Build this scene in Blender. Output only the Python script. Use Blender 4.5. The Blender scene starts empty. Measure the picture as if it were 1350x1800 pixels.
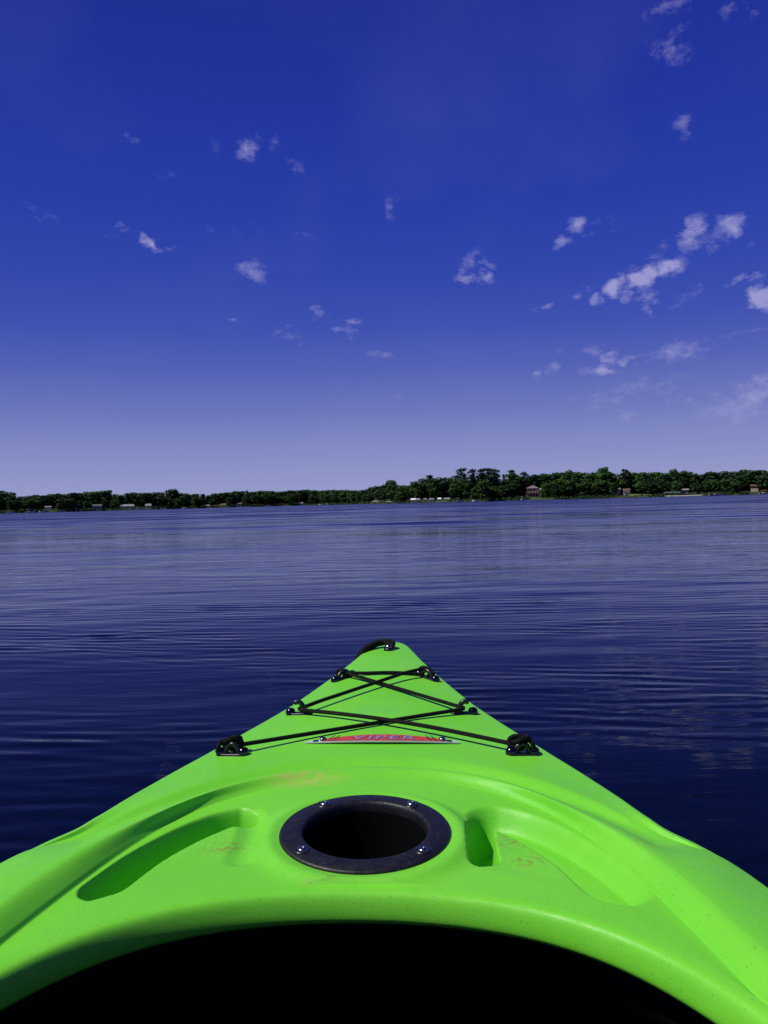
import bpy, bmesh, math, random
import numpy as np
from mathutils import Vector, Matrix, Euler
rng = random.Random(7)
nr = np.random.default_rng(11)
S = bpy.context.scene
C = S.collection
R = math.radians

# ------------------------------------------------------------------ camera
F, PITCH, ROLL, CZ = 1430.0, R(0.65), R(1.46), 0.56
cam = bpy.data.cameras.new('camera'); cam_ob = bpy.data.objects.new('camera', cam); C.objects.link(cam_ob)
cam.sensor_fit = 'VERTICAL'; cam.sensor_height = 34.6; cam.lens = 34.6*F/1800
cam.clip_start = 0.02; cam.clip_end = 20000
_fw = Vector((0, math.cos(PITCH), -math.sin(PITCH))); _r0 = Vector((1, 0, 0)); _u0 = _r0.cross(_fw)
_rt = _r0*math.cos(ROLL) - _u0*math.sin(ROLL); _up = _rt.cross(_fw)
m = Matrix((_rt, _up, -_fw)).transposed().to_4x4(); m.translation = (0, 0, CZ)
cam_ob.matrix_world = m
S.camera = cam_ob

def azel(px, py):
    d = _rt*((px-675)/F) - _up*((py-900)/F) + _fw
    d.normalize()
    return math.atan2(d.x, d.y), math.asin(d.z)

# ------------------------------------------------------------------ sun, exposure
SUN_AZ, SUN_EL = R(-106), R(56)          # azimuth from +Y, negative is left
sd = Vector((math.sin(SUN_AZ)*math.cos(SUN_EL), math.cos(SUN_AZ)*math.cos(SUN_EL), math.sin(SUN_EL)))
sun = bpy.data.lights.new('sun', 'SUN'); sun.energy = 4.3; sun.angle = R(0.53); sun.color = (1, 0.95, 0.86)
sun_ob = bpy.data.objects.new('sun', sun); C.objects.link(sun_ob)
sun_ob.rotation_euler = sd.to_track_quat('Z', 'Y').to_euler(); sun_ob.location = (0, 0, 50)
S.view_settings.view_transform = 'Standard'; S.view_settings.look = 'None'
S.view_settings.exposure = 0; S.view_settings.gamma = 1; S.view_settings.use_curve_mapping = False
S.cycles.max_bounces = 6; S.cycles.diffuse_bounces = 3; S.cycles.glossy_bounces = 3
S.cycles.caustics_reflective = False; S.cycles.caustics_refractive = False
S.cycles.use_denoising = True

# ------------------------------------------------------------------ world
W = bpy.data.worlds.new('World'); S.world = W; W.use_nodes = True
nt = W.node_tree; N = nt.nodes; Lk = nt.links.new
for n in list(N): N.remove(n)
def wn(t, **k):
    n = N.new(t)
    for a, v in k.items(): setattr(n, a, v)
    return n
def wmath(op, a, b=None, c=None, clamp=False):
    n = wn('ShaderNodeMath', operation=op, use_clamp=clamp)
    for i, v in enumerate((a, b, c)):
        if v is None: continue
        if isinstance(v, (int, float)): n.inputs[i].default_value = v
        else: Lk(v, n.inputs[i])
    return n.outputs[0]
out = wn('ShaderNodeOutputWorld'); bg = wn('ShaderNodeBackground'); bg.inputs[1].default_value = 0.1
Lk(bg.outputs[0], out.inputs[0])
sky = wn('ShaderNodeTexSky', sky_type='NISHITA'); sky.sun_disc = False
sky.sun_elevation = SUN_EL; sky.sun_rotation = SUN_AZ; sky.altitude = 200; sky.air_density = 1; sky.dust_density = 0.6; sky.ozone_density = 2
tc = wn('ShaderNodeTexCoord'); sp = wn('ShaderNodeSeparateXYZ'); Lk(tc.outputs['Generated'], sp.inputs[0])
el = wmath('ARCSINE', sp.outputs[2]); az = wmath('ARCTAN2', sp.outputs[0], sp.outputs[1])
ramp = wn('ShaderNodeValToRGB')
def lin(c): return tuple((v/255/12.92 if v/255 <= .04045 else ((v/255+.055)/1.055)**2.4) for v in c)
stops = [(0.0, (157, 163, 208)), (1.4, (149, 156, 205)), (4, (131, 140, 198)), (6.5, (108, 119, 191)), (9.3, (84, 98, 184)),
         (12, (63, 82, 179)), (15, (51, 72, 175)), (19, (40, 63, 170)), (25.6, (33, 53, 160)), (32, (29, 45, 147)), (50, (24, 36, 128)), (90, (20, 30, 112))]
while len(ramp.color_ramp.elements) > 1: ramp.color_ramp.elements.remove(ramp.color_ramp.elements[-1])
for i, (e, c) in enumerate(stops):
    x = e/90.0
    q = ramp.color_ramp.elements[0] if i == 0 else ramp.color_ramp.elements.new(x)
    q.position = x; q.color = (*lin(c), 1)
Lk(wmath('DIVIDE', el, math.pi/2, clamp=True), ramp.inputs[0])
sc_ = wn('ShaderNodeVectorMath', operation='SCALE'); Lk(ramp.outputs[0], sc_.inputs[0]); sc_.inputs['Scale'].default_value = 10*0.96
mx = wn('ShaderNodeMix', data_type='RGBA', blend_type='MIX'); mx.inputs[0].default_value = 0.015
Lk(sc_.outputs[0], mx.inputs[6]); Lk(sky.outputs[0], mx.inputs[7])
# clouds: small puffs at their own bearings and heights
cb = wn('ShaderNodeCombineXYZ'); Lk(az, cb.inputs[0]); Lk(el, cb.inputs[1])
nz = wn('ShaderNodeTexNoise'); nz.inputs['Scale'].default_value = 16; nz.inputs['Detail'].default_value = 5; nz.inputs['Roughness'].default_value = .62
mp0 = wn('ShaderNodeMapping'); mp0.inputs['Scale'].default_value = (1, 1.5, 1); Lk(cb.outputs[0], mp0.inputs[0]); Lk(mp0.outputs[0], nz.inputs['Vector'])
sb = wn('ShaderNodeVectorMath', operation='SUBTRACT'); Lk(nz.outputs['Color'], sb.inputs[0]); sb.inputs[1].default_value = (.5, .5, .5)
ss = wn('ShaderNodeVectorMath', operation='SCALE'); Lk(sb.outputs[0], ss.inputs[0]); ss.inputs['Scale'].default_value = 0.055
ad = wn('ShaderNodeVectorMath', operation='ADD'); Lk(cb.outputs[0], ad.inputs[0]); Lk(ss.outputs[0], ad.inputs[1])
# px, py, half width, half height, tilt, strength
CL = [(435, 262, 26, 20, 0, .55), (375, 255, 18, 16, 20, .18), (484, 262, 16, 14, 0, .2), (515, 297, 20, 16, -30, .28), (220, 248, 24, 9, -18, .2),
      (290, 303, 20, 10, -10, .16), (72, 375, 26, 10, -22, .3), (186, 411, 18, 8, -25, .2), (218, 411, 22, 9, -20, .35), (258, 423, 24, 10, -22, .75), (298, 432, 16, 8, -25, .25),
      (375, 400, 22, 14, -20, .2), (445, 480, 32, 15, -15, .55), (410, 568, 11, 6, -10, .4), (500, 582, 26, 12, 0, .3), (522, 590, 9, 14, 0, .3), (565, 550, 14, 10, 0, .45),
      (620, 567, 14, 8, 0, .45), (608, 585, 26, 9, -12, .5), (663, 629, 30, 9, 0, .45), (688, 369, 18, 18, 0, .35), (535, 409, 20, 8, 0, .15), (440, 410, 60, 25, 0, .08),
      (700, 693, 12, 4, 0, .25), (820, 468, 34, 20, 40, .5), (815, 488, 26, 14, 0, .6), (858, 460, 20, 8, 0, .5), (854, 485, 20, 11, 10, .7), (850, 412, 14, 7, 0, .15),
      (1023, 391, 20, 17, 0, .7), (990, 425, 26, 13, 12, .6), (1060, 400, 34, 26, 0, .15), (1030, 422, 20, 8, 0, .2),
      (950, 538, 28, 8, 22, .45), (1000, 550, 14, 6, 0, .25), (1025, 514, 24, 8, 10, .4), (1055, 525, 12, 9, 0, .6),
      (1085, 506, 24, 16, 25, .9), (1132, 487, 34, 20, 15, 1.0), (1176, 467, 32, 20, 15, 1.0), (1108, 525, 14, 18, 0, .6), (1146, 522, 20, 17, 10, .65), (1142, 552, 9, 14, -10, .5),
      (1160, 440, 30, 10, 15, .25), (1222, 410, 17, 30, -18, .75), (1278, 398, 30, 20, 30, .75), (1248, 422, 14, 18, -20, .4), (1285, 500, 26, 10, 15, .45), (1318, 495, 14, 9, 0, .5),
      (1340, 520, 20, 20, 0, 1.0), (1210, 520, 26, 12, 30, .25), (1320, 440, 30, 18, 0, .15),
      (940, 651, 12, 7, 0, .4), (975, 655, 22, 14, 10, .45), (985, 618, 14, 8, 0, .3), (1045, 612, 20, 12, 20, .35), (1065, 632, 26, 11, 0, .7), (1055, 652, 36, 10, 0, .7), (1106, 634, 20, 8, 0, .55),
      (1190, 620, 58, 22, 8, .5), (1150, 640, 40, 10, 10, .3), (1205, 660, 30, 10, 0, .25), (1160, 680, 60, 10, 8, .3), (1090, 703, 30, 8, 0, .4), (1100, 725, 30, 7, 0, .4), (1180, 697, 18, 6, 0, .4), (1222, 704, 20, 7, -10, .3),
      (1300, 590, 60, 6, 12, .3), (1335, 690, 70, 26, 8, .55), (1310, 715, 90, 24, 0, .42), (1100, 690, 110, 22, 6, .3), (1250, 685, 50, 14, 0, .2),
      (1185, 78, 30, 28, 0, .4), (1150, 90, 24, 22, 0, .22), (1180, 8, 44, 14, 10, .35), (1140, 20, 14, 20, -20, .2), (1292, 18, 26, 12, 20, .28), (1310, 28, 18, 16, 0, .2), (1202, 222, 20, 15, 0, .42),
      # outside the frame: the same kind of sky goes on
      (1480, 420, 60, 26, 15, .8), (1560, 560, 80, 20, 0, .7), (1620, 300, 50, 30, 20, .5), (1500, 660, 120, 26, 5, .6), (-160, 430, 40, 12, -15, .4), (-260, 540, 60, 16, 0, .3), (-120, 250, 30, 16, 0, .3), (1750, 480, 90, 30, 10, .7)]
acc = None
sw = wn('ShaderNodeSeparateXYZ'); Lk(ad.outputs[0], sw.inputs[0])
for (px, py, hw, hh, tilt, st) in CL:
    a, e = azel(px, py); ca = math.cos(e)
    mp = wn('ShaderNodeMapping', vector_type='TEXTURE')
    mp.inputs['Location'].default_value = (a, e, 0); mp.inputs['Rotation'].default_value = (0, 0, R(tilt))
    mp.inputs['Scale'].default_value = (hw/F*1.28, hh/F*1.28, 1e5)
    cc = wn('ShaderNodeCombineXYZ'); Lk(sw.outputs[0], cc.inputs[0]); Lk(sw.outputs[1], cc.inputs[1])
    if acc is not None: Lk(acc, cc.inputs[2])
    Lk(cc.outputs[0], mp.inputs[0])
    ln = wn('ShaderNodeVectorMath', operation='LENGTH'); Lk(mp.outputs[0], ln.inputs[0])
    mr = wn('ShaderNodeMapRange', interpolation_type='SMOOTHSTEP'); Lk(ln.outputs['Value'], mr.inputs[0])
    mr.inputs[1].default_value = 1.05; mr.inputs[2].default_value = 0.1; mr.inputs[3].default_value = 0; mr.inputs[4].default_value = st
    acc = mr.outputs[0] if acc is None else wmath('MAXIMUM', acc, mr.outputs[0])
n2 = wn('ShaderNodeTexNoise'); n2.inputs['Scale'].default_value = 60; n2.inputs['Detail'].default_value = 7; n2.inputs['Roughness'].default_value = .66
Lk(mp0.outputs[0], n2.inputs['Vector'])
cf = wmath('MULTIPLY_ADD', acc, 1.0, wmath('MULTIPLY_ADD', n2.outputs['Fac'], 2.1, -1.16))
cf = wmath('MULTIPLY', wmath('MAXIMUM', cf, 0), wmath('MULTIPLY_ADD', acc, 1.05, .22), clamp=True)
cf = wmath('MULTIPLY', wmath('MINIMUM', cf, .85), wmath('MULTIPLY', acc, 6, clamp=True))
# thin veil of broken cloud over the rest of the sky dome
n3 = wn('ShaderNodeTexNoise'); n3.inputs['Scale'].default_value = 5; n3.inputs['Detail'].default_value = 6; Lk(tc.outputs['Generated'], n3.inputs['Vector'])
veil = wn('ShaderNodeMapRange'); Lk(n3.outputs['Fac'], veil.inputs[0]); veil.inputs[1].default_value = .5; veil.inputs[2].default_value = .9; veil.inputs[3].default_value = 0; veil.inputs[4].default_value = .05
cf = wmath('ADD', wmath('MULTIPLY', cf, .85), veil.outputs[0], clamp=True)
cm = wn('ShaderNodeMix', data_type='RGBA'); Lk(cf, cm.inputs[0]); Lk(mx.outputs[2], cm.inputs[6]); cm.inputs[7].default_value = (4.1, 4.0, 6.9, 1)
Lk(cm.outputs[2], bg.inputs[0])
W.cycles.sampling_method = 'NONE'

# ------------------------------------------------------------------ helpers
def tag(o, label=None, cat=None, group=None, kind=None):
    if label: o['label'] = label
    if cat: o['category'] = cat
    if group: o['group'] = group
    if kind: o['kind'] = kind
    return o
def mesh_obj(name, verts, faces, mat=None, parent=None, smooth=False):
    me = bpy.data.meshes.new(name); me.from_pydata([tuple(v) for v in verts], [], faces); me.update()
    o = bpy.data.objects.new(name, me); C.objects.link(o)
    if mat: me.materials.append(mat)
    if parent: o.parent = parent
    if smooth: me.polygons.foreach_set('use_smooth', [True]*len(me.polygons))
    return o
def empty(name, loc=(0, 0, 0), rz=0):
    o = bpy.data.objects.new(name, None); C.objects.link(o); o.location = loc; o.rotation_euler = (0, 0, rz); o.empty_display_size = .2
    return o
class MB:
    def __init__(s): s.v = []; s.f = []
    def add(s, v, f):
        b = len(s.v); s.v += [tuple(q) for q in v]; s.f += [tuple(b+i for i in q) for q in f]; return s
    def box(s, x0, x1, y0, y1, z0, z1):
        return s.add([(x0, y0, z0), (x1, y0, z0), (x1, y1, z0), (x0, y1, z0), (x0, y0, z1), (x1, y0, z1), (x1, y1, z1), (x0, y1, z1)],
                     [(3, 2, 1, 0), (4, 5, 6, 7), (0, 1, 5, 4), (1, 2, 6, 5), (2, 3, 7, 6), (3, 0, 4, 7)])
    def tube(s, pts, r, n=8, cap=True, sub=0):
        P = [Vector(p) for p in pts]
        if sub:
            Q = []
            for i in range(len(P)-1):
                p0, p1, p2, p3 = P[max(i-1, 0)], P[i], P[i+1], P[min(i+2, len(P)-1)]
                for k in range(sub):
                    t = k/sub; Q.append(.5*((2*p1)+(p2-p0)*t+(2*p0-5*p1+4*p2-p3)*t*t+(3*p1-p0-3*p2+p3)*t**3))
            Q.append(P[-1]); P = Q
        rr = r if isinstance(r, (list, tuple)) else [r]*len(P)
        if len(rr) != len(P): rr = [rr[min(int(i/(len(P)-1)*(len(rr)-1)), len(rr)-1)] for i in range(len(P))]
        t0 = (P[1]-P[0]).normalized(); a = Vector((0, 0, 1)) if abs(t0.z) < .9 else Vector((1, 0, 0))
        u = t0.cross(a).normalized(); vs = []; prev = t0
        for i, p in enumerate(P):
            t = (P[min(i+1, len(P)-1)]-P[max(i-1, 0)]).normalized()
            q = prev.rotation_difference(t); u = (q @ u).normalized(); prev = t; w = t.cross(u)
            for k in range(n):
                an = 2*math.pi*k/n; vs.append(p+(u*math.cos(an)+w*math.sin(an))*rr[i])
        fs = [(i*n+k, i*n+(k+1) % n, (i+1)*n+(k+1) % n, (i+1)*n+k) for i in range(len(P)-1) for k in range(n)]
        if cap: fs += [tuple(range(n))[::-1], tuple((len(P)-1)*n+k for k in range(n))]
        return s.add(vs, fs)
    def lathe(s, prof, n=24, cx=0, cy=0, cz=0, closed=False, M=None):
        vs = []
        for (r, z) in prof:
            for k in range(n):
                a = 2*math.pi*k/n; vs.append(Vector((cx+r*math.cos(a), cy+r*math.sin(a), cz+z)))
        if M: vs = [M @ v for v in vs]
        fs = [(i*n+k, i*n+(k+1) % n, (i+1)*n+(k+1) % n, (i+1)*n+k) for i in range(len(prof)-1) for k in range(n)]
        return s.add(vs, fs)
    def build(s, name, mat, parent=None, smooth=False, M=None):
        v = [M @ Vector(q) for q in s.v] if M else s.v
        return mesh_obj(name, v, s.f, mat, parent, smooth)
def mat(name, col=(.5, .5, .5), rough=.5, spec=.5, metal=0):
    m = bpy.data.materials.new(name); m.use_nodes = True; b = m.node_tree.nodes['Principled BSDF']
    b.inputs['Base Color'].default_value = (*col, 1); b.inputs['Roughness'].default_value = rough
    b.inputs['Specular IOR Level'].default_value = spec; b.inputs['Metallic'].default_value = metal
    return m
class G:
    """little node-graph writer for a material"""
    def __init__(s, m): s.t = m.node_tree; s.b = s.t.nodes['Principled BSDF']
    def n(s, t, **k):
        q = s.t.nodes.new(t)
        for a, v in k.items(): setattr(q, a, v)
        return q
    def put(s, v, sock):
        if hasattr(v, 'is_output') or isinstance(v, bpy.types.NodeSocket): s.t.links.new(v, sock)
        else: sock.default_value = v
    def math(s, op, a, b=None, c=None, clamp=False):
        q = s.n('ShaderNodeMath', operation=op, use_clamp=clamp)
        for i, v in enumerate((a, b, c)):
            if v is not None: s.put(v, q.inputs[i])
        return q.outputs[0]
    def coord(s, which='Object'): return s.n('ShaderNodeTexCoord').outputs[which]
    def mapping(s, vec, scale=(1, 1, 1), loc=(0, 0, 0), rot=(0, 0, 0), vt='POINT'):
        q = s.n('ShaderNodeMapping', vector_type=vt); s.put(vec, q.inputs[0]); q.inputs['Scale'].default_value = scale; q.inputs['Location'].default_value = loc; q.inputs['Rotation'].default_value = rot
        return q.outputs[0]
    def noise(s, vec, scale, detail=4, rough=.5, dist=0, out='Fac'):
        q = s.n('ShaderNodeTexNoise'); s.put(vec, q.inputs['Vector']); q.inputs['Scale'].default_value = scale; q.inputs['Detail'].default_value = detail
        q.inputs['Roughness'].default_value = rough; q.inputs['Distortion'].default_value = dist; return q.outputs[out]
    def mr(s, v, a, b, c=0, d=1, smooth=False):
        q = s.n('ShaderNodeMapRange', interpolation_type='SMOOTHSTEP' if smooth else 'LINEAR')
        s.put(v, q.inputs[0])
        for i, w in enumerate((a, b, c, d)): s.put(w, q.inputs[i+1])
        return q.outputs[0]
    def mix(s, f, a, b):
        q = s.n('ShaderNodeMix', data_type='RGBA'); s.put(f, q.inputs[0])
        s.put((*a, 1) if isinstance(a, tuple) else a, q.inputs[6]); s.put((*b, 1) if isinstance(b, tuple) else b, q.inputs[7]); return q.outputs[2]
    def bump(s, h, strength, dist=.01, nrm=None):
        q = s.n('ShaderNodeBump'); s.put(h, q.inputs['Height']); q.inputs['Strength'].default_value = strength; q.inputs['Distance'].default_value = dist
        if nrm: s.put(nrm, q.inputs['Normal'])
        return q.outputs[0]

# ------------------------------------------------------------------ water
def grid_obj(name, X, Y, Z, m, close=False, keep=None):
    nr_, nc = X.shape
    co = np.stack([X, Y, Z], -1).reshape(-1, 3).astype(np.float32)
    idx = np.arange(nr_*nc).reshape(nr_, nc)
    if close: idx = np.concatenate([idx, idx[:, :1]], 1)
    q = np.stack([idx[:-1, :-1], idx[:-1, 1:], idx[1:, 1:], idx[1:, :-1]], -1).reshape(-1, 4)
    if keep is not None: q = q[keep(co[q].mean(1))]
    me = bpy.data.meshes.new(name); me.vertices.add(len(co)); me.vertices.foreach_set('co', co.ravel())
    me.loops.add(q.size); me.loops.foreach_set('vertex_index', q.ravel().astype(np.int32))
    me.polygons.add(len(q)); me.polygons.foreach_set('loop_start', (np.arange(len(q))*4).astype(np.int32))
    me.polygons.foreach_set('loop_total', np.full(len(q), 4, np.int32)); me.polygons.foreach_set('use_smooth', np.ones(len(q), bool))
    me.update(calc_edges=True); me.validate()
    o = bpy.data.objects.new(name, me); C.objects.link(o)
    if m: me.materials.append(m)
    return o
m_water = mat('lake_water', (.0006, .0012, .0035), .02, .20); m_water.node_tree.nodes['Principled BSDF'].inputs['IOR'].default_value = 1.333
g = G(m_water); co = g.coord('Object')
geo = g.n('ShaderNodeNewGeometry')
dist = g.n('ShaderNodeVectorMath', operation='LENGTH'); g.put(co, dist.inputs[0]); D_ = dist.outputs['Value']
patch = g.noise(g.mapping(co, (.02, .09, 1)), 1, 4, .6, 1.0)
patch2 = g.noise(g.mapping(co, (.15, .6, 1), (7, 3, 0)), 1, 3, .6, .5)
pf = g.mr(g.math('ADD', g.math('MULTIPLY', patch, .6), g.math('MULTIPLY', patch2, .4)), .38, .62, .35, 1.0, True)
h1 = g.noise(g.mapping(co, (.9, 4.2, 1), rot=(0, 0, R(4))), 1.0, 4, .5, .3)        # half-metre ripples
h2 = g.noise(g.mapping(co, (5.0, 22, 1), rot=(0, 0, R(-6))), 1.0, 3, .5, .3)         # capillary ripples
f2 = g.mr(D_, 2.0, 14.0, 1.0, 0.25); f1 = g.mr(D_, 2.0, 9.0, .06, 1.0)
hh = g.math('ADD', g.math('MULTIPLY', g.math('MULTIPLY', h1, .020), f1), g.math('MULTIPLY', g.math('MULTIPLY', h2, .0016), f2))
hh = g.math('MULTIPLY', hh, pf)
bn = g.bump(hh, 1.0, 1.0)
def slopes(scale, amt, loc):
    c_ = g.noise(g.mapping(co, scale, loc), 1.0, 4, .6, .4, 'Color')
    q = g.n('ShaderNodeVectorMath', operation='MULTIPLY_ADD'); g.put(c_, q.inputs[0]); q.inputs[1].default_value = (amt*.7, amt, 0); q.inputs[2].default_value = (-amt*.35, -amt*.5, 0); return q.outputs[0]
v1 = slopes((.22, 1.3, 1), 1.0, (3, 1, 0)); v2 = slopes((.05, .16, 1), .6, (9, 4, 0)); v3 = slopes((.55, 4.2, 1), 1.1, (2, 8, 0))
va = g.n('ShaderNodeVectorMath', operation='ADD'); g.put(v1, va.inputs[0]); g.put(v2, va.inputs[1])
v3s = g.n('ShaderNodeVectorMath', operation='SCALE'); g.put(v3, v3s.inputs[0]); g.put(g.math('MULTIPLY', g.mr(D_, 12, 40, 1, 0), g.mr(patch2, .5, .66, 0, .8, True)), v3s.inputs['Scale'])
vc = g.n('ShaderNodeVectorMath', operation='ADD'); g.put(va.outputs[0], vc.inputs[0]); g.put(v3s.outputs[0], vc.inputs[1])
vd = g.n('ShaderNodeVectorMath', operation='ADD'); g.put(vc.outputs[0], vd.inputs[0]); vd.inputs[1].default_value = (0, -.10, 0)   # wind waves run towards the boat, steeper faces first
vs_ = g.n('ShaderNodeVectorMath', operation='SCALE'); g.put(vd.outputs[0], vs_.inputs[0]); g.put(g.math('MULTIPLY', g.mr(D_, 6, 30, 0, 1, True), g.mr(pf, .35, 1, .5, 1)), vs_.inputs['Scale'])
vb = g.n('ShaderNodeVectorMath', operation='ADD'); g.put(bn, vb.inputs[0]); g.put(vs_.outputs[0], vb.inputs[1])
vn = g.n('ShaderNodeVectorMath', operation='NORMALIZE'); g.put(vb.outputs[0], vn.inputs[0])
g.put(vn.outputs[0], g.b.inputs['Normal'])
g.put(g.math('MULTIPLY', g.math('POWER', g.mr(D_, 2, 70, .02, 1.0, False), .5), g.mr(pf, .35, 1, .10, .20)), g.b.inputs['Roughness'])

fr = np.radians(np.concatenate([np.linspace(-180, -56, 26)[:-1], np.linspace(-56, -30, 60)[:-1], np.linspace(-30, 30, 500), np.linspace(30, 56, 60)[1:], np.linspace(56, 180, 26)[1:-1]]))
v = np.concatenate([np.arange(900, 300, -2.2), np.arange(300, 12, -.42), np.arange(12, .2, -.3)])                                # rows evenly spread in view from above the boat
rr = np.concatenate([[.02], 455/v[455/v > .5]]); rr = np.concatenate([np.linspace(.02, rr[1], 6)[:-1], rr[1:], [4000, 6000]])
rr = np.minimum.accumulate(rr[::-1])[::-1]
Rg, Tg = np.meshgrid(rr, fr, indexing='ij'); Xw, Yw = Rg*np.sin(Tg), Rg*np.cos(Tg)
drow = np.gradient(rr)[:, None]
Zw = np.zeros_like(Xw)
PATCH = np.zeros_like(Xw)
for i in range(9):
    l_ = nr.uniform(.7, 5); t_ = nr.normal(0, .5); PATCH += np.sin(2*math.pi*(Xw*math.sin(t_)*.6+Yw*math.cos(t_))/l_+nr.uniform(0, 6.28)+1.2*np.sin(Xw*2.1/l_+i))
PATCH = np.clip(.75+.30*PATCH, .12, 1.7)
for i in range(64):
    if i < 38: lam = nr.uniform(.05, .13); th = nr.normal(0, .17)+.10; slope = .0098
    else: lam = .2*(4.0/.2)**((i-38)/25); th = nr.normal(0, .4)+.05; slope = .0042 if lam < 1 else .0022
    k_ = 2*math.pi/lam; ph = nr.uniform(0, 6.28)
    w = np.clip((lam/drow-2.5)/2.5, 0, 1)
    px_ = Xw*math.cos(th)-Yw*math.sin(th); py_ = Xw*math.sin(th)+Yw*math.cos(th)   # along the crest, along the travel
    la, lb = lam*nr.uniform(5, 11), lam*nr.uniform(4, 9)
    env_ = (.5+.5*np.sin(2*math.pi*(px_/la+.3*py_/lb)+nr.uniform(0, 6.28)))*(.5+.5*np.sin(2*math.pi*(py_/lb-.25*px_/la)+nr.uniform(0, 6.28)))
    bend = .9*np.sin(2*math.pi*px_/(la*1.4)+ph*2)
    if lam < .2: env_ = env_*PATCH
    Zw += slope/k_*2.0*env_*w*np.sin(k_*py_+ph+bend)
Zw *= np.clip((Rg-.3)/1.2, 0.25, 1)
Zw[-2:] = 0
lake = grid_obj('lake_water', Xw, Yw, Zw, m_water, True)
tag(lake, kind='structure')

# ------------------------------------------------------------------ far shore
DK = [(-1400, 400), (-600, 430), (0, 470), (250, 560), (420, 690), (560, 740), (650, 600), (700, 470), (850, 440), (1000, 450), (1200, 430), (1350, 420), (1950, 400), (2700, 380)]
def Dpx(px): return float(np.interp(px, [a for a, b in DK], [b for a, b in DK]))
def tana(px): return (px-675)/F
def shore(px, back=0, z=0):
    d = Dpx(px); t = tana(px); v_ = Vector((t, 1, 0)); return v_*d + v_.normalized()*back + Vector((0, 0, z))
def land_z(back): return float(np.interp(back, [-6, 0, 3, 12, 60, 200, 900], [-1.2, .05, .6, 1.6, 3.0, 5, 7]))
m_land = mat('shore_ground', (.03, .045, .02), .95, .1); g = G(m_land); co = g.coord()
nn = g.noise(co, .05, 4); g.put(g.mix(g.mr(nn, .42, .6), (.02, .03, .012), (.05, .075, .025)), g.b.inputs['Base Color'])
cols = np.linspace(-1400, 2700, 420); rows = [-6, -1, 0, 1.5, 3, 6, 12, 25, 60, 200, 900]
X = np.zeros((len(rows), len(cols))); Y = X.copy(); Z = X.copy()
for j, c_ in enumerate(cols):
    wob = 1.5*math.sin(c_*.11)+math.sin(c_*.043+1)*2
    for i, b_ in enumerate(rows):
        p = shore(c_, b_+wob); X[i, j], Y[i, j], Z[i, j] = p.x, p.y, land_z(b_)+(0.25*math.sin(c_*.09+b_) if b_ > 2 else 0)
tag(grid_obj('shore_ground', X, Y, Z, m_land), kind='structure')

# foliage materials
def leaf_mat(name, a, b):
    m = mat(name, a, .7, .15); g = G(m)
    oi = g.n('ShaderNodeObjectInfo'); geo = g.n('ShaderNodeNewGeometry')
    f = g.math('ADD', g.math('MULTIPLY', oi.outputs['Random'], .6), g.math('MULTIPLY', g.noise(g.coord(), .35, 2), .5))
    g.put(g.mix(g.mr(f, .2, .95), a, b), g.b.inputs['Base Color'])
    return m
m_leaf = leaf_mat('broadleaf_foliage', (.013, .036, .012), (.048, .115, .022))
m_leaf2 = leaf_mat('bright_foliage', (.03, .075, .016), (.055, .125, .022))
m_pine = leaf_mat('pine_foliage', (.008, .026, .011), (.020, .056, .018))
m_bark = mat('bark', (.045, .035, .028), .9, .1)
m_under = leaf_mat('undergrowth_foliage', (.014, .035, .010), (.04, .09, .02))

def leaf_cloud(blobs, n, size, sq=.75, seed=0):
    """leaf-clump quads spread over the shells of ellipsoid lobes; all measures in metres"""
    r_ = np.random.default_rng(seed); vol = np.array([(b[3]*b[4]) for b in blobs]); pr = vol/vol.sum()
    V = []; Fc = []
    for i in range(n):
        b = blobs[r_.choice(len(blobs), p=pr)]
        d = r_.normal(size=3); d /= np.linalg.norm(d); rad = r_.uniform(.62, 1.06)
        c = np.array(b[:3])+d*np.array([b[3], b[3], b[4]])*rad
        nrm = d*np.array([1, 1, 1.3])+r_.normal(size=3)*.55; nrm /= np.linalg.norm(nrm)
        u = np.cross(nrm, r_.normal(size=3)); u /= np.linalg.norm(u); w = np.cross(nrm, u)
        s1 = size*r_.uniform(.55, 1.3); s2 = s1*sq
        k = len(V); V += [c-u*s1-w*s2*.4, c+w*s2*-1, c+u*s1+w*s2*.2, c+w*s2+u*s1*.2]; Fc.append((k, k+1, k+2, k+3))
    return V, Fc
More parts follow.
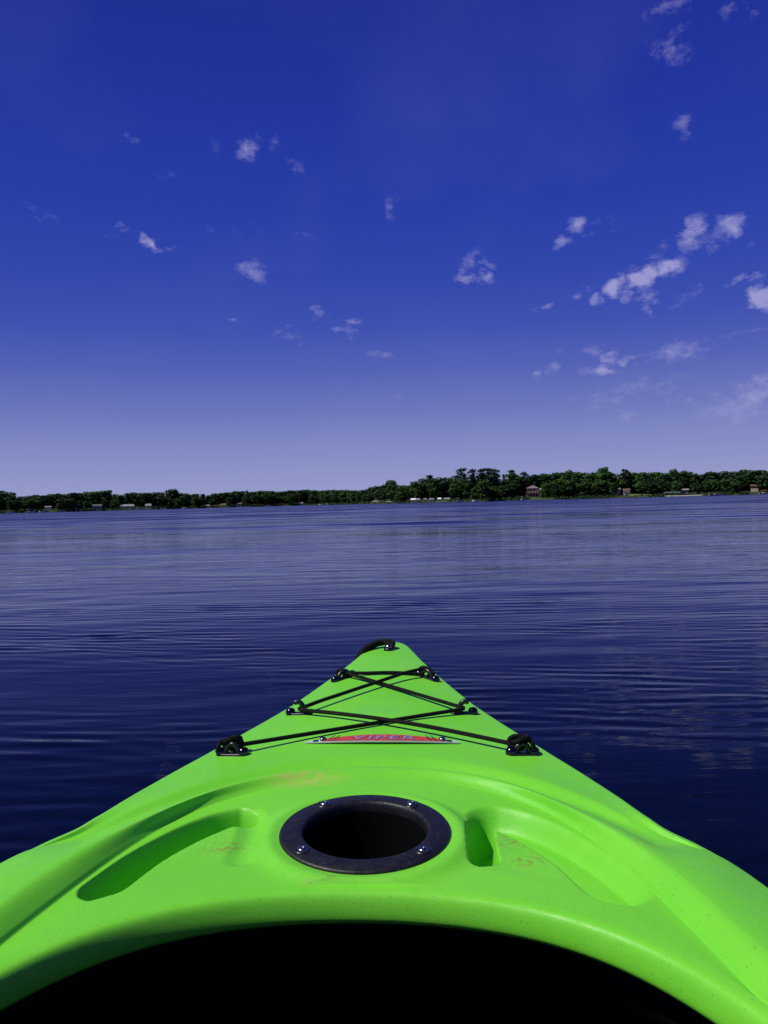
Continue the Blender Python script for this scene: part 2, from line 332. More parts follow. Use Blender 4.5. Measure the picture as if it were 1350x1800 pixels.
def broad_variant(i, shrubby=False):
    r_ = random.Random(100+i); H = 14.0; blobs = []
    wid = [4.2, 5.0, 3.4, 4.6, 5.6, 3.8, 4.4, 5.2][i % 8]; low = 1.5 if i % 3 else 3.0
    nb = 15
    for k in range(nb):
        t = (k+.5)/nb; z = low+1.2+(H-low-2.6)*t
        env = wid*(math.sin(math.pi*(t*.70+.16))**.5)
        a = k*2.4+r_.random(); rd = env*r_.uniform(.15, .68)
        br = r_.uniform(1.5, 2.4)*(1-.15*t)
        blobs.append((rd*math.cos(a), rd*math.sin(a), z, br, br*r_.uniform(.65, .9)))
    blobs.append((r_.uniform(-.8, .8), 0, H-1.5, 2.3, 1.4))
    blobs.append((0, 0, H*.5, wid*.6, H*.33))
    V, Fc = leaf_cloud(blobs, 1500, .52, seed=i)
    me = bpy.data.meshes.new('crown'); me.from_pydata([tuple(q) for q in V], [], Fc); me.materials.append(m_leaf)
    mb = MB(); mb.tube([(0, 0, -1), (.1, 0, 3), (-.1, .1, 7), (.1, 0, 11)], [.32, .25, .16, .06], 6)
    for k in range(4):
        a = k*1.7+i; mb.tube([(0, 0, 4+k*1.2), (1.5*math.cos(a), 1.5*math.sin(a), 6+k*1.3), (2.6*math.cos(a), 2.6*math.sin(a), 7.6+k*1.3)], [.12, .08, .03], 5)
    mt = bpy.data.meshes.new('trunk'); mt.from_pydata(mb.v, [], mb.f); mt.materials.append(m_bark)
    return me, mt, H
def pine_variant(i):
    r_ = random.Random(300+i); H = 18.0; blobs = []
    for k in range(11):
        t = k/10; z = 6.5+11*t; a = k*2.4+r_.random()*1.2; env = 3.5*(1-t*.72)*(.55+.45*math.sin(min(1, t*3)*1.57))
        rd = env*r_.uniform(.35, .85); blobs.append((rd*math.cos(a), rd*math.sin(a), z, r_.uniform(1.3, 2.1)*(1-.2*t), r_.uniform(.7, 1.1)))
        if k % 2: blobs.append((-rd*.7*math.cos(a), -rd*.7*math.sin(a), z+.6, r_.uniform(.9, 1.5)*(1-.3*t), .55))
    blobs.append((0, 0, H-1.2, 1.5, 1.0)); blobs.append((0, 0, 11, 1.1, 5))
    V, Fc = leaf_cloud(blobs, 1200, .42, .5, seed=50+i)
    me = bpy.data.meshes.new('crown'); me.from_pydata([tuple(q) for q in V], [], Fc); me.materials.append(m_pine)
    mb = MB(); mb.tube([(0, 0, -1), (.1, 0, 6), (-.05, .05, 12), (0, 0, 17)], [.34, .28, .2, .05], 6)
    mt = bpy.data.meshes.new('trunk'); mt.from_pydata(mb.v, [], mb.f); mt.materials.append(m_bark)
    return me, mt, H
BV = [broad_variant(i) for i in range(8)]; PV = [pine_variant(i) for i in range(4)]
BVb = []
for me, mt, H in BV[:3]:
    m2 = me.copy(); m2.materials.clear(); m2.materials.append(m_leaf2); BVb.append((m2, mt, H))

SKYL = [(-700, 855), (-300, 858), (-100, 862), (0, 861), (20, 862), (35, 868), (42, 872), (50, 870), (70, 868), (100, 866), (125, 865), (160, 863), (190, 861), (205, 866), (212, 869), (225, 866), (245, 863), (275, 864), (290, 862), (305, 859), (315, 863), (330, 866), (350, 867), (368, 868), (385, 864), (410, 862), (440, 862), (460, 861), (485, 861), (495, 862), (530, 859), (550, 859), (570, 861), (600, 859), (640, 860), (655, 855), (665, 852), (675, 853), (680, 846), (688, 843), (695, 848), (703, 852), (712, 851), (718, 855), (724, 847), (735, 841), (745, 840), (757, 836), (775, 837), (795, 837), (805, 833), (838, 832), (850, 831), (872, 832), (880, 835), (890, 832), (905, 829), (915, 833), (930, 835), (942, 832), (965, 830), (975, 827), (985, 831), (1001, 826), (1015, 829), (1030, 827), (1045, 830), (1055, 824), (1065, 823), (1070, 827), (1080, 834), (1086, 839), (1092, 829), (1100, 826), (1120, 827), (1142, 828), (1165, 828), (1187, 827), (1205, 827), (1220, 829), (1228, 835), (1240, 829), (1263, 826), (1290, 826), (1310, 824), (1350, 825), (1500, 822), (1800, 815), (2200, 820)]
def waterline(px): return 901-(901-866.5)*px/1350
def top_m(px, D, py=None):
    py = float(np.interp(px, [a for a, b in SKYL], [b for a, b in SKYL])) if py is None else py
    return (waterline(px)-py)/F*D+.4
LM = [(-700, 0, 'beyond the left frame edge'), (0, 60, 'at the far left point'), (60, 150, 'right of the far left point'), (150, 205, 'around the green-roofed boathouse'),
      (205, 300, 'beside the long white cottage'), (300, 400, 'right of the upright white cottage'), (400, 470, 'above the brightest distant cottage'), (470, 560, 'on the most distant shore'),
      (560, 650, 'left of the pale willow'), (650, 720, 'beside the pale green willow'), (720, 800, 'behind the shed row'), (800, 925, 'behind the moored white motorboats'),
      (925, 985, 'around the red-roofed house'), (985, 1080, 'right of the red-roofed house'), (1080, 1145, 'above the lawn'), (1145, 1230, 'behind the boat lifts'),
      (1230, 1350, 'at the right frame edge'), (1350, 3000, 'beyond the right frame edge')]
TREES = []
ORD = ['leftmost', 'second from left', 'third from left', 'fourth from left', 'fifth from left', 'sixth from left', 'seventh from left', 'eighth from left', 'ninth from left', 'tenth from left', 'eleventh from left', 'twelfth from left', 'thirteenth from left', 'fourteenth from left', 'fifteenth from left', 'sixteenth from left', 'seventeenth from left', 'eighteenth from left']
def place_words(px):
    for a, b, t in LM:
        if a <= px < b: return t
    return LM[0][2]
def tree(px, back, H, var, name, word, grp, width=1.0):
    me, mt, H0 = var; zb = land_z(back)
    p = shore(px, back, zb-.2); s = max(H-zb, 3)/H0
    o = empty(name, p, rng.uniform(0, 6.28)); o.scale = (s*width, s*width, s)
    c = bpy.data.objects.new('crown', me); C.objects.link(c); c.parent = o
    t = bpy.data.objects.new('trunk', mt); C.objects.link(t); t.parent = o
    tag(o, word, 'tree')
    if grp: o['group'] = grp; TREES.append((px, o, grp, place_words(px)))
    return o
CLEAR = [(937, 19), (757, 44), (224, 18), (171, 14), (262, 12), (1100, 18), (420, 12), (392, 11), (1326, 14), (1204, 13), (529, 9), (662, 11), (687, 9), (86, 9), (366, 7)]
px = -260.0
while px < 1620:
    D = Dpx(px); inview = 0 <= px <= 1350
    step = (12.5 if inview else 19)*480/D
    back = rng.uniform(16, 30)
    H = top_m(px, D+back)*rng.uniform(.94, 1.01)
    pn = (745 < px < 910 and rng.random() < .45) or (rng.random() < .06)
    if pn: tree(px, back, H*1.03, rng.choice(PV), 'pine_tree', '', 'dark back-row pines')
    else: tree(px, back, H, rng.choice(BV), 'broadleaf_tree', '', 'dark back-row trees', rng.uniform(1.35, 1.8))
    if inview or rng.random() < .6:
        q = px+rng.uniform(3, 8); back = rng.uniform(5, 9); H = top_m(q, D+back)*rng.uniform(.55, .82)
        bright = rng.random() < (.35 if (560 < q < 735 or 960 < q < 1080) else .13)
        if not any(abs(q-h_[0]) < h_[1] for h_ in CLEAR):
            if bright: tree(q, back, H*.95, rng.choice(BVb), 'broadleaf_tree', '', 'lighter green front trees', rng.uniform(1.4, 1.9))
            else: tree(q, back, H, rng.choice(BV), 'broadleaf_tree', '', 'dark green front trees', rng.uniform(1.4, 1.9))
    px += step*rng.uniform(.8, 1.2)
# the trees that stand out
for (q, py, back, kind, w, word) in [(688, 842, 10, 'b', .8, 'tall loose-crowned green tree standing above its neighbours'), (708, 853, 5, 'B', 1.25, 'broad pale green willow at the water'), (757, 834, 20, 'p', 1, 'leftmost tall dark pine'),
        (813, 822, 20, 'p', 1.15, 'spreading dark pine with a flat top, left of the pine trio'), (832, 824, 20, 'p', .9, 'slimmer dark pine just right of the flat-topped one'), (848, 823, 20, 'p', .9, 'left of three tall dark pines'), (860, 822, 22, 'p', 1, 'middle of three tall dark pines'), (871, 823, 20, 'p', 1, 'right of three tall dark pines'),
        (901, 825, 20, 'p', .9, 'lone pine with a bushy top'), (922, 829, 20, 'p', 1, 'thin-topped pine behind the house'), (1001, 824, 15, 'b', .55, 'narrow very dark upright tree'), (1062, 819, 18, 'b', .7, 'tall dark tree poking highest above the row'),
        (1100, 824, 18, 'p', .9, 'dark tree at the right side of the gap'), (306, 858, 18, 'b', 1, 'tall rounded dark tree'), (190, 860, 18, 'b', 1, 'rounded dark tree above its neighbours'), (1187, 823, 18, 'b', .7, 'small-headed tree above the row')]:
    D = Dpx(q)+back; var = {'b': BV[(q*7) % 8], 'B': BVb[1], 'p': PV[q % 4]}[kind]
    nm = 'pine_tree' if kind == 'p' else 'broadleaf_tree'
    o = tree(q, back, top_m(q, D, py), var, nm, word, None, w*1.25 if kind != 'p' else w*1.75)
by_ = {}
for px_, o, gp, pl in sorted(TREES, key=lambda t: t[0]): by_.setdefault((gp, pl), []).append(o)
for (gp, pl), os_ in by_.items():
    for k, o in enumerate(os_): o['label'] = ('the only one' if len(os_) == 1 else ORD[min(k, 17)])+' of the '+gp+' '+pl
# distant wood behind, and undergrowth at the foot of the trees
def mass(name, label, cat, backs, hf, m, n, size, r0, lo=0.0):
    blobs = []
    for k in range(n):
        q = rng.uniform(-900, 2400); b_ = rng.uniform(*backs); D = Dpx(q)+b_
        if name == 'undergrowth' and any(abs(q-h_[0]) < h_[1]*.8 for h_ in CLEAR): continue
        Hm = top_m(q, D)*hf; z = land_z(b_)+rng.uniform(lo, 1)*max(Hm-land_z(b_)-r0, .2)
        p = shore(q, b_); blobs.append((p.x, p.y, z, r0*rng.uniform(.7, 1.3), r0*rng.uniform(.6, 1)))
    V, Fc = leaf_cloud(blobs, n*26, size, seed=n)
    tag(mesh_obj(name, V, Fc, m), label, cat, kind='stuff')
mass('distant_wood', 'dense dark wood filling the ground behind the far shore trees', 'wood', (32, 60), .84, m_pine, 2700, 1.3, 2.6)
mass('undergrowth', 'low green bushes and weeds along the far waterline', 'bushes', (.5, 5), .10, m_under, 2000, .5, .8)

# buildings and boats on the far shore
m_white = mat('white_paint', (.72, .72, .70), .5); m_cream = mat('cream_siding', (.36, .32, .25), .6); m_brown = mat('brown_siding', (.16, .09, .05), .7)
m_red = mat('red_brown_siding', (.15, .05, .04), .8); m_grey = mat('grey_shingle', (.22, .21, .22), .85); m_green = mat('green_metal_roof', (.07, .11, .10), .6)
m_pane = mat('window_glass', (.02, .025, .03), .1); m_wood = mat('weathered_wood', (.30, .26, .21), .85); m_orange = mat('orange_canvas', (.7, .16, .04), .7); m_tan = mat('tan_canvas', (.55, .42, .28), .8)
m_blue = mat('blue_paint', (.05, .12, .4), .4); m_pink = mat('faded_pink_roof', (.55, .42, .42), .8); m_concrete = mat('pale_concrete', (.5, .48, .42), .9)
def face_cam(q): return -math.atan(tana(q))
def cottage(q, wpx, hpx, base_py, wall, roof, label, back=8, gable=False, nwin=2, cat='house', name='cottage', porch=False):
    D = Dpx(q)+back; w = wpx/F*D; h = hpx/F*D; zb = max((waterline(q)-base_py)/F*D, .15)
    o = empty(name, shore(q, back, zb), face_cam(q)); tag(o, label, cat)
    dpt = max(4.0, w*.55); hw = h*(.58 if roof else 1)
    MB().box(-w/2, w/2, 0, dpt, -3.5, hw).build('wall', wall, o)
    if gable: mb = MB().add([(-w/2-.4, -.5, hw), (w/2+.4, -.5, hw), (w/2+.4, dpt+.5, hw), (-w/2-.4, dpt+.5, hw), (0, -.5, h), (0, dpt+.5, h)], [(0, 3, 5, 4), (1, 4, 5, 2), (0, 4, 1), (2, 5, 3), (0, 1, 2, 3)])
    else: mb = MB().add([(-w/2-.4, -.6, hw), (w/2+.4, -.6, hw), (w/2+.4, dpt+.6, hw), (-w/2-.4, dpt+.6, hw), (-w/2-.2, dpt/2, h), (w/2+.2, dpt/2, h)], [(0, 1, 5, 4), (2, 3, 4, 5), (0, 4, 3), (1, 2, 5), (0, 3, 2, 1)])
    rf = mb.build('roof', roof, o)
    if w > 7: MB().box(w*.2, w*.2+.7, dpt*.5, dpt*.5+.7, h-.6, h+.7).build('chimney', m_brown, rf)
    for k in range(nwin):
        x = -w/2+w*(k+.5)/nwin; ww = min(.55, w/nwin*.3)
        fr_ = MB().box(x-ww, x+ww, -.05, .02, hw*.35, hw*.85).build('window', m_white if wall is not m_white else m_grey, o)
        MB().box(x-ww+.08, x+ww-.08, -.09, -.03, hw*.35+.08, hw*.85-.08).build('pane', m_pane, fr_)
    if w > 4: MB().box(w*.02-.45, w*.02+.45, -.06, .02, 0, min(2.0, hw*.9)).build('door', m_brown, o)
    if porch:
        MB().box(-w/2, w/2, -2.6, 0, -.25, -.05).build('deck', m_wood, o)
        for k in range(5): x = -w/2+w*k/4*.98+.05; MB().box(x-.06, x+.06, -2.55, -2.43, -2.5, .9).build('post', m_wood, o)
        MB().box(-w/2, w/2, -2.56, -2.5, .82, .92).build('railing', m_wood, o)
    return o
cottage(937, 21, 13, 864, m_red, m_pink, 'red house with a faded pink roof above the right shore', back=13, gable=True, nwin=3, porch=True)
cottage(948, 7, 7, 864, m_white, m_white, 'bright white annex against the right side of the red house', back=12, nwin=1, name='annex', cat='outbuilding')
cottage(224, 22, 8, 893, m_white, m_grey, 'long low white cottage with a grey roof on the left shore', back=7, nwin=4)
cottage(261, 9, 8, 892, m_white, m_grey, 'small upright white cottage right of the long low one', back=7, nwin=1)
cottage(171, 15, 7, 892, m_cream, m_green, 'boathouse with a green metal roof on the left shore', back=5, nwin=2, name='boathouse', cat='boathouse')
cottage(420, 9, 6, 888, m_white, m_brown, 'brightest small white cottage on the distant left shore', back=7, nwin=2)
cottage(393, 9, 6, 890, m_cream, m_brown, 'cream cottage left of the brightest distant one', back=7, nwin=2)
cottage(366, 5, 4, 890, m_cream, m_grey, 'tiny tan cabin on the distant left shore', back=6, nwin=1, name='cabin', cat='cabin')
cottage(529, 7, 5, 887, m_white, m_grey, 'small white cottage alone on the most distant shore', back=6, nwin=1)
cottage(662, 11, 5, 885, m_grey, m_grey, 'low grey shed on the point left of the willow', back=4, nwin=2, name='shed', cat='shed')
cottage(686, 9, 4, 884, m_wood, m_grey, 'small brown-grey shed under the willow', back=3, nwin=1, name='shed', cat='shed')
cottage(720, 5, 8, 882, m_orange, m_brown, 'small orange shed at the left end of the shed row', back=5, nwin=0, name='shed', cat='shed')
cottage(727, 7, 7, 881, m_white, m_white, 'bright white trailer next to the orange shed', back=4, nwin=1, name='camper_trailer', cat='trailer')
cottage(735, 6, 7, 881, m_white, m_grey, 'white trailer second from the orange shed', back=4, nwin=1, name='camper_trailer', cat='trailer')
cottage(748, 4, 5, 879, m_cream, m_grey, 'very small cream shed in the middle of the row', back=6, nwin=0, name='shed', cat='shed')
cottage(759, 7, 5, 879, m_white, m_grey, 'white shed with a grey roof in the middle of the row', back=6, nwin=1, name='shed', cat='shed')
cottage(773, 5, 6, 879, m_white, m_white, 'narrow white shed right of the middle of the row', back=6, nwin=0, name='shed', cat='shed')
cottage(786, 9, 6, 879, m_cream, m_grey, 'cream cottage at the right end of the shed row', back=6, nwin=2)
cottage(1087, 7, 5, 861, m_cream, m_grey, 'small tan cottage at the left end of the lawn', back=10, nwin=1)
cottage(1102, 11, 5, 862, m_white, m_brown, 'white cottage with a brown roof above the lawn', back=11, nwin=3, porch=True)
cottage(1204, 13, 6, 863, m_cream, m_grey, 'pale cottage between the trees behind the boat lifts', back=10, nwin=2)
cottage(1327, 12, 5, 855, m_cream, m_brown, 'tan cottage high in the trees at the right end of the shore', back=14, nwin=3)
cottage(85, 10, 4, 892, m_white, m_grey, 'low white cottage on the far left shore', back=6, nwin=2)
cottage(132, 7, 4, 891, m_cream, m_grey, 'small pale cabin half hidden on the left shore', back=6, nwin=1, name='cabin', cat='cabin')

def boat(q, L, label, canopy=None, hull=m_white, heading=.1, off=-7, cab=True):
    o = empty('motorboat', shore(q, off, -.02), face_cam(q)+heading); tag(o, label, 'boat')
    sec = []; n = 9
    for i in range(n):
        t = i/(n-1); x = (t-.5)*L; b = L*.17*(1-max(0, (t-.45)/.55)**2.2)+.02; zt = .62+.28*t*t; sec.append([(x, -b, zt), (x, -b*.85, .2), (x, -b*.35, -.12), (x, b*.35, -.12), (x, b*.85, .2), (x, b, zt)])
    V = [p for s_ in sec for p in s_]; Fs = [(i*6+k, i*6+k+1, (i+1)*6+k+1, (i+1)*6+k) for i in range(n-1) for k in range(5)]
    Fs += [(0, 5, 4, 3, 2, 1), tuple((n-1)*6+k for k in range(6))] + [(i*6+5, i*6, (i+1)*6, (i+1)*6+5) for i in range(n-1)]
    MB().add(V, Fs).build('hull', hull, o)
    if cab:
        MB().add([(L*.02, -L*.12, .7), (L*.02, L*.12, .7), (L*.12, L*.1, .75), (L*.12, -L*.1, .75), (-.01*L, -L*.11, 1.2), (-.01*L, L*.11, 1.2)], [(0, 3, 4), (1, 5, 2), (2, 5, 4, 3), (0, 1, 2, 3), (0, 4, 5, 1)]).build('windshield', m_pane, o)
        MB().box(-L*.2, -L*.08, -L*.1, L*.1, .6, 1.0).build('seat', m_tan, o)
    MB().box(-L*.57, -L*.49, -.2, .2, .1, 1.05).build('outboard_motor', m_grey, o)
    if canopy:
        MB().box(-L*.3, L*.12, -L*.14, L*.14, 1.95, 2.15).build('canopy', canopy, o)
        for sx in (-L*.28, L*.1):
            for sy in (-L*.13, L*.13): MB().box(sx-.03, sx+.03, sy-.03, sy+.03, .6, 1.95).build('canopy_pole', m_grey, o)
    return o
boat(806, 4.6, 'white motorboat with a tan canopy moored right of the shed row', m_tan, heading=.1)
boat(836, 3.6, 'low open white boat moored below the tall pines', None, heading=3.2, cab=False)
boat(920, 2.9, 'small white boat with a canopy below the red house', m_white, heading=.5)
boat(18, 4.6, 'white boat with an orange canopy at the far left point', m_orange)
boat(54, 5.2, 'larger white boat right of the orange-canopied one', m_white, heading=.2)
boat(74, 3.8, 'small pale boat right of the two boats at the far left point', None, heading=3.0, cab=False)
boat(108, 4.0, 'low boat lying along the left shore', None, hull=m_concrete, heading=0, cab=False)
boat(245, 4.2, 'white boat moored between the two white cottages', m_white, heading=.3)
boat(288, 4.0, 'low white boat right of the small upright cottage', None, heading=.2, cab=False)
boat(325, 4.4, 'white boat drawn up at an angle on the left shore', None, heading=.6)
boat(436, 4.8, 'pale boat in front of the brightest distant cottage', None, heading=0, cab=False)
boat(473, 5.5, 'white boat alone right of the brightest distant cottage', None, heading=.1)
boat(567, 6.0, 'lone white motorboat on the most distant water', None, heading=3.1)
boat(1260, 7.0, 'long pinkish white boat near the right edge of the shore', None, hull=m_pink, heading=.1, off=-5)
boat(1345, 5.4, 'white boat with an orange canopy at the right edge', m_orange, heading=.2, off=-5)
def dock(q, L, label, lift=False):
    o = empty('dock' if not lift else 'boat_lift', shore(q, -4, 0), face_cam(q)+.15); tag(o, label, 'dock' if not lift else 'boat lift')
    if lift:
        for sx in (-L/2, L/2):
            for sy in (-1.2, 1.2): MB().box(sx-.08, sx+.08, sy-.08, sy+.08, -.8, 1.9).build('post', m_grey, o)
        MB().add([(-L/2-.3, -1.5, 1.9), (L/2+.3, -1.5, 1.9), (L/2+.3, 1.5, 1.9), (-L/2-.3, 1.5, 1.9), (-L/2-.3, 0, 2.5), (L/2+.3, 0, 2.5)], [(0, 1, 5, 4), (2, 3, 4, 5), (0, 4, 3), (1, 2, 5), (0, 3, 2, 1)]).build('canopy', m_green, o)
    else:
        MB().box(-L/2, L/2, -.7, .7, .42, .55).build('deck', m_wood, o)
        for k in range(4):
            x = -L/2+.2+(L-.4)*k/3; MB().box(x-.06, x+.06, -.72, -.6, -.6, .95).build('post', m_wood, o)
dock(1175, 3.2, 'left boat lift with a green canopy on the right shore', True); dock(1190, 3.0, 'right boat lift with a green canopy on the right shore', True)
dock(944, 3.0, 'short wooden dock below the white annex'); dock(700, 4.0, 'wooden dock at the foot of the pale willow'); dock(752, 5.0, 'wooden dock in front of the shed row')
dock(290, 5, 'wooden dock beside the low white boat'); dock(1130, 5, 'wooden dock in front of the lawn'); dock(200, 5, 'wooden dock between the boathouse and the long cottage')
# lawn and pale seawall
V = []; Fs = []
for i, q in enumerate(np.linspace(1106, 1146, 8)):
    for j, b_ in enumerate((1.8, 5, 9)):
        p = shore(q, b_, land_z(b_)+.55); V.append(p)
for i in range(7):
    for j in range(2): a = i*3+j; Fs.append((a, a+3, a+4, a+1))
m_lawn = mat('mown_lawn', (.10, .16, .035), .9, .1); g = G(m_lawn); g.put(g.mix(g.noise(g.coord(), .6, 4), (.07, .12, .03), (.16, .17, .06)), g.b.inputs['Base Color'])
tag(mesh_obj('lawn', V, Fs, m_lawn), kind='structure')
V = []; Fs = []
for i, q in enumerate(np.linspace(1172, 1236, 14)):
    for (b_, z_) in ((-1.6, -.5), (-1.5, .5), (-.9, .55), (-.8, .2)): V.append(shore(q, b_, z_))
for i in range(13):
    for j in range(3): a = i*4+j; Fs.append((a, a+4, a+5, a+1))
tag(mesh_obj('seawall', V, Fs, m_concrete), 'low pale seawall along the water behind the boat lifts', 'seawall')

# ------------------------------------------------------------------ kayak
kayak = empty('kayak'); kayak.location = (-.0508, .0017, .0); kayak.rotation_euler = Euler((0, R(.8), -R(1.88)), 'XYZ')
tag(kayak, 'bright lime green plastic sit-in kayak in the foreground', 'kayak')
def ze(y): return .256+.032*np.clip((np.asarray(y, float)-.85)/.7, 0, 1)**1.3
OC = .12
CURVES = dict(
 lip=[(0, .602, .264), (.073, .595, .264), (.132, .575, .264), (.182, .538, .264), (.212, .498, .264), (.235, .452, .264), (.252, .39, .264), (.266, .28, .264), (.268, .12, .264), (.258, -.06, .264), (.218, -.22, .264), (.13, -.32, .266), (0, -.35, .268)],
 foot=[(0, .847, .2705), (.06, .842, .270), (.105, .826, .268), (.165, .776, .265), (.203, .70, .2625), (.222, .63, .2615), (.234, .57, .2615), (.243, .51, .2625), (.254, .45, .263), (.27, .40, .264), (.285, .28, .264), (.288, .12, .264), (.278, -.06, .264), (.235, -.25, .264), (.14, -.36, .266), (0, -.39, .268)],
 crest=[(0, .872, .2755), (.06, .862, .276), (.103, .845, .278), (.145, .812, .281), (.188, .752, .285), (.221, .69, .287), (.243, .63, .287), (.256, .565, .286), (.268, .50, .285), (.282, .40, .283), (.297, .28, .28), (.302, .12, .28), (.294, -.06, .28), (.252, -.27, .28), (.15, -.385, .28), (0, -.42, .28)],
 valley=[(0, .905, .2615), (.06, .899, .2615), (.11, .880, .261), (.155, .852, .259), (.205, .808, .257), (.24, .770, .254), (.268, .735, .2535), (.285, .715, .257), (.294, .69, .262), (.302, .65, .264), (.312, .58, .266), (.322, .48, .268), (.33, .35, .266), (.334, .12, .264), (.325, -.1, .262), (.28, -.3, .262), (.17, -.43, .262), (0, -.47, .262)],
 fore=[(0, .932, .2685), (.06, .926, .2685), (.105, .908, .268), (.158, .878, .266), (.207, .832, .263), (.244, .785, .258), (.270, .748, .253), (.291, .722, .253), (.303, .697, .2545), (.314, .657, .256), (.325, .59, .256), (.337, .49, .256), (.346, .35, .256), (.350, .11, .256), (.339, -.16, .256), (.29, -.36, .256), (.18, -.5, .258), (0, -.54, .26)],
 outl=[(0, 1.574, .288), (.017, 1.570, .288), (.032, 1.545, .2875), (.045, 1.490, .2845), (.061, 1.420, .280), (.087, 1.32, .2755), (.113, 1.228, .270), (.137, 1.150, .267), (.1985, .988, .260), (.231, .903, .257), (.253, .836, .256), (.2672, .787, .2555), (.278, .761, .2535), (.2965, .736, .251), (.309, .705, .250), (.320, .665, .249), (.332, .60, .249), (.345, .50, .248), (.355, .35, .247), (.360, .10, .246), (.350, -.2, .246), (.30, -.6, .25), (.2, -1.0, .258), (.1, -1.3, .268), (.035, -1.46, .275), (0, -1.5, .277)])
def pchip(x, y, xi):
    x = np.asarray(x, float); y = np.asarray(y, float); h = np.diff(x); d = np.diff(y)/h; m_ = np.zeros_like(y)
    for i in range(1, len(x)-1):
        if d[i-1]*d[i] > 0:
            w1 = 2*h[i]+h[i-1]; w2 = h[i]+2*h[i-1]; m_[i] = (w1+w2)/(w1/d[i-1]+w2/d[i])
    m_[0] = 0; m_[-1] = 0
    k = np.clip(np.searchsorted(x, xi)-1, 0, len(x)-2); t = (xi-x[k])/h[k]; hk = h[k]
    return (2*t**3-3*t**2+1)*y[k]+(t**3-2*t**2+t)*hk*m_[k]+(-2*t**3+3*t**2)*y[k+1]+(t**3-t**2)*hk*m_[k+1]
th_half = np.radians(np.concatenate([np.arange(0, 6, .06), np.arange(6, 75, .17), np.arange(75, 180.001, 1.05)])); th_half[-1] = math.pi
TH = np.concatenate([-th_half[:0:-1], th_half[:-1]])   # (-pi .. pi)
def curve(name):
    P = CURVES[name]; t = [math.atan2(a, b-OC) for a, b, c in P]; t[-1] = math.pi; r = [math.hypot(a, b-OC) for a, b, c in P]; z = [c for a, b, c in P]
    # Catmull-like smooth in theta
    A = np.abs(TH)
    if name == 'outl': return pchip(t, r, A), pchip(t, z, A)
    tt = np.array([-q for q in t[:0:-1]]+t+[2*math.pi-q for q in t[-2::-1]]); f_ = lambda u: np.array(list(u[:0:-1])+list(u)+list(u[-2::-1]))
    def spl(y):
        y = f_(y); x = tt; h = np.diff(x); n = len(x); Am = np.zeros((n, n)); B = np.zeros(n); Am[0, 0] = Am[-1, -1] = 1
        for i in range(1, n-1):
            Am[i, i-1] = h[i-1]; Am[i, i] = 2*(h[i-1]+h[i]); Am[i, i+1] = h[i]; B[i] = 6*((y[i+1]-y[i])/h[i]-(y[i]-y[i-1])/h[i-1])
        M_ = np.linalg.solve(Am, B); k = np.clip(np.searchsorted(x, A)-1, 0, n-2); a = x[k+1]-A; b = A-x[k]; hk = h[k]
        return M_[k]*a**3/(6*hk)+M_[k+1]*b**3/(6*hk)+(y[k]/hk-M_[k]*hk/6)*a+(y[k+1]/hk-M_[k+1]*hk/6)*b
    return spl(r), spl(z)
cv = {k: curve(k) for k in CURVES}
rl, zl = cv['lip']; rf_, zf_ = cv['foot']; rc, zc_ = cv['crest']; rv, zv = cv['valley']; re_, ze_ = cv['fore']; ro, zo = cv['outl']
sinT, cosT = np.sin(TH), np.cos(TH)
rows_r = []; rows_z = []; 
def cat(P, sub):
    P = [np.stack(p) for p in P]; outp = []
    for i in range(len(P)-1):
        p0, p1, p2, p3 = P[max(i-1, 0)], P[i], P[i+1], P[min(i+2, len(P)-1)]
        for k in range(sub):
            t = k/sub; outp.append(.5*((2*p1)+(p2-p0)*t+(2*p0-5*p1+4*p2-p3)*t*t+(3*p1-p0-3*p2+p3)*t**3))
    outp.append(P[-1]); return outp
rl = rl+.010
lipP = [(rl+.020, zl-.027), (rl+.008, zl-.026), (rl+.001, zl-.022), (rl+.0, zl-.016), (rl+.0022, zl-.007), (rl+.0055, zl-.0020), (rl+.0105, zl-.0003), (rl+.017, zl)]
for p in cat(lipP, 5)[:-1]: rows_r.append(p[0]); rows_z.append(p[1])
n_lip = len(rows_r)
# radial profile through the feature curves
side = np.clip((np.abs(TH)-.1)/.15, 0, 1)
knR = np.stack([rl+.017, rf_, rf_+.0055, rc, rv, re_, ro-.012]); knZ = np.stack([zl, zf_, zf_+.0008+.0032*side, np.minimum(zc_, .2762), zv, ze_, zo+.003])
for i in range(1, 7): knR[i] = np.maximum(knR[i], knR[i-1]+.0015)
ro = np.maximum(ro, knR[6]+.012)
segn = [140, 9, 16, 18, 16, 66]
us = np.concatenate([np.linspace(i, i+1, n_, endpoint=False) for i, n_ in enumerate(segn)]+[[6.0]])
RR = np.zeros((len(us), len(TH))); ZZ = RR.copy()
for j in range(len(TH)):
    i0 = np.minimum(us.astype(int), 5); fr_ = us-i0; r_ = knR[i0, j]+(knR[i0+1, j]-knR[i0, j])*fr_
    RR[:, j] = r_; ZZ[:, j] = pchip(knR[:, j], knZ[:, j], r_)
XX = RR*sinT; YY = OC+RR*cosT
# foredeck follows the rocker of the bow with a slight crown
fmask = np.clip((RR-re_)/.05, 0, 1); halfw = np.interp(YY, [.75, .85, .99, 1.16, 1.32, 1.5, 1.574], [.27, .25, .2, .135, .088, .045, .012])
crown = .009*np.clip(1-(np.abs(XX)/halfw)**2, 0, 1)*np.clip((1.6-YY)/.3, .2, 1)
zfore = ze(YY)+crown+.003
front = (YY > .74) & (RR > re_-1e-9); fm = fmask*fmask*(3-2*fmask)
ZZ = np.where(front, ZZ*(1-fm)+(zfore)*fm, ZZ)
